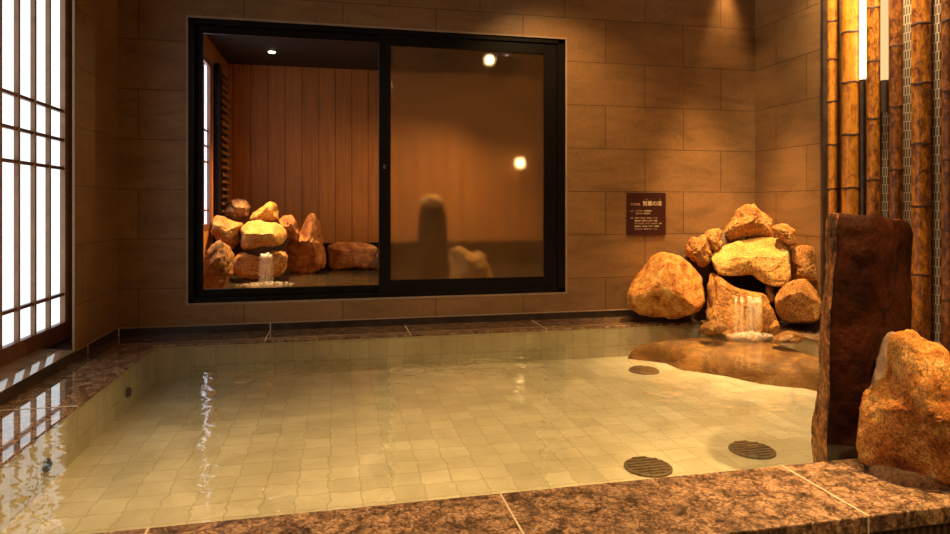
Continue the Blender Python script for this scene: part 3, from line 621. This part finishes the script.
# beyond the foggy pane
rock('stone_pillar', 'dark upright stone blurred behind the foggy pane', [(419, 206), (432, 203), (445, 206), (447, 240), (447, 300), (418, 300), (418, 240)], 5.9, 0.12, 51, M['pillar'], None, 0.5, 0.03, cat='stone')
rock('rock', 'pale stone standing in for the lit top of the blurred pillar', [(416, 206), (420, 198), (430, 193), (440, 196), (446, 204), (440, 207), (425, 208)], 5.9, 0.15, 52, M['rock_pale'], None, 0.8, 0.03, res=(32, 18))  # light on the pillar top put in as pale rock
rock('rock', 'leaning rock blurred behind the foggy pane, its lamp glow painted pale', [(450, 285), (449, 250), (458, 244), (470, 252), (480, 250), (492, 266), (497, 290)], 5.5, 0.16, 53, M['rock_pale'], None, 0.75, 0.05, res=(40, 24))  # pale rock colour in place of stronger light from above

# ------------------------------------------------------------------ tall dark pillar stone at the near corner of the pool
def pillar():
    root = tag(empty('stone_pillar', (1.65, 1.9, ZF)), 'tall dark brown upright stone at the near right edge of the pool', 'stone')
    # corner pixels per height (left-rear edge, left-front edge, middle ridge, right edge) and their distances
    lev = [(209, 823, 834, 876, 912), (224, 822, 834, 876, 914.5), (245, 822.5, 834, 875, 914), (262, 825, 833, 873, 913), (275, 824, 831, 872, 912.5), (300, 822, 830, 871, 912.5), (330, 820, 829, 870, 912),
           (360, 818, 828, 870, 911), (390, 816.5, 827, 869, 911), (415, 813, 826, 868, 910), (436, 809, 825, 868, 910), (452, 812, 826, 868, 910), (500, 815, 828, 868, 910)]
    YA, YB, YC, YD = 1.93, 1.79, 1.75, 1.92
    prof = []
    for (py, a, b, c, d) in lev:
        z = on_y(850, py, 1.8).z
        A = on_y(a, py, YA); B = on_y(b, py, YB); C = on_y(c, py, YC); D = on_y(d, py, YD); E = on_y(d - 8, py, 2.03); H = on_y(a + 14, py, 2.06)
        prof.append((z, [Vector((p.x, p.y)) for p in (A, B, C, D, E, H)]))
    prof.reverse()
    prof[0] = (ZF, prof[0][1])
    N = 12; zs = []; rows = []
    def at(z):
        for (z0, p0), (z1, p1) in zip(prof, prof[1:]):
            if z <= z1: 
                t = max(0, (z - z0) / (z1 - z0)); return [p.lerp(q, t) for p, q in zip(p0, p1)]
        return prof[-1][1]
    ztop = prof[-1][0]; K = 70
    bm = bmesh.new(); o3 = Vector(root.location)
    for k in range(K + 1):
        z = ZF + (ztop - ZF) * k / K; P = at(z); ring = []
        for i in range(6):
            A, B = P[i], P[(i + 1) % 6]
            for q in range(N):
                t = q / N; p = A.lerp(B, t)
                cen = sum(P, Vector((0, 0))) / 6
                # round the corners a touch
                e = min(t, 1 - t); inw = 0.012 * max(0, 1 - e * 9)
                dv = (cen - p).normalized()
                nz = noise.fractal(Vector((p.x * 7, p.y * 7, z * 4)), 1, 2, 4) * 0.010 + noise.fractal(Vector((p.x * 26, p.y * 26, z * 20)), 0.8, 2, 3) * 0.006
                p = p + dv * (inw + nz)
                zz = z
                if k > K - 9:                                           # domed, sloping top
                    s = (k - (K - 9)) / 9; p = p.lerp(cen, 0.10 * s ** 3)
                    zz = z + s * (-(p.x - 1.47) * 0.085 + noise.noise(Vector((p.x * 14, p.y * 14, 3))) * 0.008)
                ring.append(bm.verts.new((p.x - o3.x, p.y - o3.y, zz - o3.z)))
        rows.append(ring)
    side = []
    for g, h in zip(rows, rows[1:]):
        n = len(g)
        for j in range(n):
            f = bm.faces.new((g[j], g[(j + 1) % n], h[(j + 1) % n], h[j]))
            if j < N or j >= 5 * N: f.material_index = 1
    cen = sum((v.co for v in rows[-1]), Vector()) / len(rows[-1]); cv = bm.verts.new(cen + Vector((0, 0, 0.006)))
    n = len(rows[-1])
    for j in range(n):
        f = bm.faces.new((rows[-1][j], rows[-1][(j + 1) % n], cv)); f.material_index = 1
    bm.faces.new(list(reversed(rows[0]))); bmesh.ops.recalc_face_normals(bm, faces=bm.faces)
    o = link('shaft', bm, M['pillar'], root, None, True); o.data.materials.append(M['pillar_lit'])
pillar()

# orange boulder on the near coping, its cement bed, and the smooth stone behind it
bl = rock('boulder', 'big granular orange boulder standing on the near granite coping', [(887.6, 346), (892, 337), (902, 332), (911.5, 332), (920, 337), (928, 343.5), (937, 344), (946, 350), (951, 361), (960, 378), (968, 402), (974, 430), (972, 462), (955, 478), (930, 480), (905, 474), (880, 466), (858, 456), (855, 440), (859, 420), (861, 404), (866, 394), (874, 386), (885, 379), (888, 366)],
          1.535, 0.125, 61, M['rock_boulder'], None, 0.75, 0.035, 0.12, 4, (110, 64), cat='boulder', zmin=-0.0)
bm = bmesh.new(); prof = [(1.0, 0.0), (0.99, 0.016), (0.95, 0.026), (0.80, 0.034)]
rings = []
for r, z in prof:
    rings.append([bm.verts.new(Vector((1.665 + (0.160 * math.cos(t) * r * 0.98), 1.535 + 0.112 * math.sin(t) * r, z)) - bl.location + Vector((0, 0, 0.0))) for t in [2 * math.pi * k / 48 for k in range(48)]])
for g, h in zip(rings, rings[1:]):
    for k in range(48): bm.faces.new((g[k], g[(k + 1) % 48], h[(k + 1) % 48], h[k]))
mb = link('mortar_bed', bm, M['rock_brown'], bl, None, True); mb['label'] = 'grey brown mortar bed'
rock('rock', 'smooth grey brown stone half hidden behind the orange boulder', [(895, 331), (889, 332), (884, 338), (879, 352), (874, 371), (868, 392), (860, 440), (900, 452), (950, 440), (930, 380), (910, 340)], 1.70, 0.05, 62, M['rock_grey'], None, 0.7, 0.02, 0.0, 4)

# ------------------------------------------------------------------ bamboo screen on the right
BX = 3.085
BAM = [(827, 837.5, [22, 60, 102, 145, 189], 'bam_light', 'slim amber bamboo pole next to the tiled wall'),
       (841.5, 859.5, [33, 83, 135, 188], 'bam_light', 'thick plain amber bamboo pole left of the bright glowing tube'),
       (866.5, 880, [8.5, 62, 119, 180], 'bam_mid', 'mottled bamboo pole between the two glowing tubes'),
       (889, 903, [46.5, 107, 170, 232], 'bam_dark', 'dark mottled bamboo pole right of the dimmer glowing tube'),
       (911, 931, [24.5, 84, 144, 206, 274.5, 345], 'bam_mid', 'thick orange bamboo pole rising behind the near boulder'),
       (941, 957, [21, 91, 160, 230, 300], 'bam_dark', 'dark red bamboo pole at the right edge of the photo')]
def bamboo(p0, p1, nodes, mk, label, ynear=None):
    c = (p0 + p1) / 2; A = on_x(c, 100, BX)
    dist = math.hypot(A.x, A.y); r = dist * (math.atan((p1 - CXP) / F) - math.atan((p0 - CXP) / F)) / 2
    zs = sorted(on_x(c, y, BX).z for y in nodes)
    step = zs[1] - zs[0]
    while zs[0] - step > 0.02: zs.insert(0, zs[0] - step)
    while zs[-1] + step < CEIL - 0.02: zs.append(zs[-1] + step)
    e = tag(empty('bamboo_pole', (A.x, A.y, 0.0)), label, 'bamboo', 'bamboo poles of the screen')
    bm = bmesh.new(); prof = [(r, 0.0)]
    for z in zs:
        if z < 0.03: continue
        prof += [(r * 0.985, z - 0.05), (r * 1.0, z - 0.014), (r * 1.035, z - 0.004), (r * 1.035, z + 0.004), (r * 1.0, z + 0.014), (r * 0.985, z + 0.05)]
    prof.append((r, CEIL - 0.002)); lathe(bm, prof, 28)
    cul = link('culm', bm, M[mk], e, None, True)
    for z in zs:
        if z < 0.03: continue
        bm = bmesh.new(); sg = 28
        pr = [(r * 1.03, z - 0.008), (r * 1.055, z - 0.004), (r * 1.055, z + 0.003), (r * 1.03, z + 0.006)]
        rr = [[bm.verts.new((q * math.cos(6.28319 * k / sg), q * math.sin(6.28319 * k / sg), zz + 0.002 * math.sin(6.28319 * k / sg * 3 + z * 9))) for k in range(sg)] for q, zz in pr]
        for g, h in zip(rr, rr[1:]):
            for k in range(sg): bm.faces.new((g[k], g[(k + 1) % sg], h[(k + 1) % sg], h[k]))
        link('node_ring', bm, M['bam_node'], e, None, True)
for b in BAM: bamboo(*b)
structure(boxes('wall_screen_back', plain('dark_brown_backing_board', (0.16, 0.075, 0.03), 0.6), [(3.15, 3.168, 0.6, 3.484, 0.0, CEIL)]), 'dark brown backing behind the bamboo poles', 'wall')
def strip(pa, pb, y0, y1, m, name, label, cat, X=3.14, **k):
    A = on_x(pa, 100, X); B = on_x(pb, 100, X); zt = CEIL if y0 is None else on_x((pa + pb) / 2, y0, X).z; zb = 0.0 if y1 is None else on_x((pa + pb) / 2, y1, X).z
    return tag(boxes(name, m, [(X, X + 0.010, B.y, A.y, zb, zt)]), label, cat, **k)
G3 = 'silvery mosaic strips between the bamboo poles'
strip(882, 888, 108, None, M['mosaic'], 'mosaic_strip', 'narrow mosaic strip below the dimmer glowing tube', 'mosaic strip', group=G3)
strip(903.2, 910.5, None, None, M['mosaic'], 'mosaic_strip', 'narrow mosaic strip between dark pole and thick orange pole', 'mosaic strip', group=G3)
strip(931.2, 940, None, None, M['mosaic'], 'mosaic_strip', 'narrow mosaic strip left of the dark red pole at the edge', 'mosaic strip', group=G3)
def tube(pa, pb, yb, m, ydark, label, en):  # added glowing tube and dark post fill a gap between the poles
    X = 3.10; A = on_x(pa, 100, X); B = on_x(pb, 100, X); c = (A + B) / 2; r = 0.5 * (c.xy.length) * (math.atan((pb - CXP) / F) - math.atan((pa - CXP) / F))
    zb = on_x((pa + pb) / 2, yb, X).z; zd = on_x((pa + pb) / 2, ydark, X).z if ydark else 0.0
    e = tag(empty('glow_tube', (c.x, c.y, zb)), label, 'lamp')
    bm = bmesh.new(); lathe(bm, [(r * 0.9, 0), (r, 0.004), (r, CEIL - zb - 0.03), (r * 0.9, CEIL - zb - 0.026)], 20); link('tube', bm, m, e, None, True)
    bm = bmesh.new(); lathe(bm, [(r * 1.02, CEIL - zb - 0.026), (r * 1.02, CEIL - zb - 0.001)], 20); link('end_cap', bm, M['black_alu'], e)
    bm = bmesh.new(); lathe(bm, [(r * 0.85, zd - zb), (r * 0.85, -0.002)], 16); link('post', bm, M['skirt_tile'], e)
    return e
tube(859.4, 866.2, 79, M['tube_on'], None, 'bright white hot glowing tube filling a gap between bamboo poles', 1)
tube(880.4, 888.6, 80, M['tube_dim'], 112, 'dimmer amber glowing tube filling a gap between bamboo poles', 1)
for px, en in ((906.5, 1.6), (934, 1.6), (922, 3.5), (850, 3.0), (884, 2.0)):
    A = on_x(px, 0, 3.0)
    e = tag(empty('ceiling_downlight', (A.x - 0.16, A.y, CEIL)), 'slim ceiling downlight grazing the bamboo screen', 'ceiling light', 'downlights along the bamboo screen')
    bm = bmesh.new(); lathe(bm, [(0.03, -0.006), (0.032, 0.0), (0.02, 0.0005)], 20); link('trim_ring', bm, M['brass'], e)
    l = spot_data(en * 10, 110, 0.8, 0.03, (1, 0.72, 0.38)); lo = bpy.data.objects.new('lamp', l); COL.objects.link(lo); lo.parent = e; lo.location = (0, 0, -0.03)
    lo.rotation_euler = Vector((0.35, 0, -1)).to_track_quat('-Z', 'Y').to_euler()

# ------------------------------------------------------------------ sign on the back wall
sg = tag(empty('wall_sign', (2.152, WB, 0.72)), 'small square maroon notice with cream Japanese writing on the tiled wall', 'sign')
child_boxes(sg, 'board', M['sign'], [(2.003, 2.303, WB - 0.010, WB - 0.0005, 0.572, 0.872)], 0.002)
def text(s, x, z, size, m, label=None, xs=1.0):
    cu = bpy.data.curves.new('t', 'FONT'); cu.body = s; cu.size = size; cu.extrude = 0.0006; cu.align_x = 'LEFT'
    to = bpy.data.objects.new('t', cu); COL.objects.link(to)
    bpy.context.view_layer.update()
    me = bpy.data.meshes.new_from_object(to.evaluated_get(bpy.context.evaluated_depsgraph_get()))
    COL.objects.unlink(to); bpy.data.objects.remove(to)
    o = bpy.data.objects.new('lettering', me); COL.objects.link(o); me.materials.clear(); me.materials.append(m)
    o.parent = sg; o.rotation_euler = (R(90), 0, 0); o.scale = (xs, 1, 1)
    o.location = (x - 2.152, -0.0112, z - 0.72)
    if label: o['label'] = label
text('天然温泉', 2.028, 0.782, 0.019, M['letter_dim'])
text('智麗の湯', 2.122, 0.782, 0.037, M['letter'], 'large cream characters')
text('ちれい', 2.140, 0.822, 0.008, M['letter_dim']); text('ゆ', 2.252, 0.822, 0.008, M['letter_dim'])
text('泉質', 2.028, 0.737, 0.011, M['letter_dim']); text('ナトリウム・塩化物温泉', 2.066, 0.739, 0.0115, M['letter']); text('（弱アルカリ性低張泉）', 2.062, 0.720, 0.0115, M['letter'])
text('効能', 2.028, 0.688, 0.011, M['letter_dim'])
for k, s in enumerate(('神経痛・筋肉痛・関節痛・五十肩', '運動麻痺・関節のこわばり・疲労', '慢性消化器病・冷え性・疲労回復・健康', '病後回復・切り傷・やけど・皮膚病', '慢性皮膚病・慢性婦人病・うちみ')):
    text(s, 2.060, 0.688 - 0.0195 * k, 0.0118, M['letter'] if k % 2 else M['letter_dim'])

# ------------------------------------------------------------------ pool fittings under the water
def disc(name, label, cat, loc, r, m, rot=(0, 0, 0), group=None):
    e = tag(empty(name, loc), label, cat, group); e.rotation_euler = rot
    bm = bmesh.new(); lathe(bm, [(r, 0.0005), (r, 0.006), (r * 0.93, 0.010), (r * 0.88, 0.010)], 32); link('rim', bm, m, e)
    bm = bmesh.new()
    n = 7
    for k in range(n):
        y = -r * 0.8 + 1.6 * r * k / (n - 1); hw = math.sqrt(max(0, (0.86 * r) ** 2 - y * y)); box(bm, -hw, hw, y - r * 0.06, y + r * 0.06, 0.010, 0.014)
    link('grille', bm, m, e)
for (px, py, lab) in ((644, 371, 'dark round drain cover on the pool floor nearest the waterfall'), (648, 468, 'dark round drain cover under water at the near middle coping'), (752, 451, 'dark round drain cover under water near the tall pillar stone')):
    d = (CAMZ - ZF) * F / (py - HY); a = ang(px); r_ = d / math.cos(a - YAW)
    disc('drain_cover', lab, 'drain', (r_ * math.sin(a), r_ * math.cos(a), ZF + 0.0), 0.088, M['drain'], group='drain covers on the pool floor')
for (y, lab) in ((3.36, 'small dark water jet in the far left pool side'), (2.47, 'grey round water jet in the near left pool side')):
    disc('water_jet', lab, 'water jet', (PX0 - 0.002, y, -0.12), 0.024, M['jet'], (0, R(90), 0), group='water jets in the left pool side')
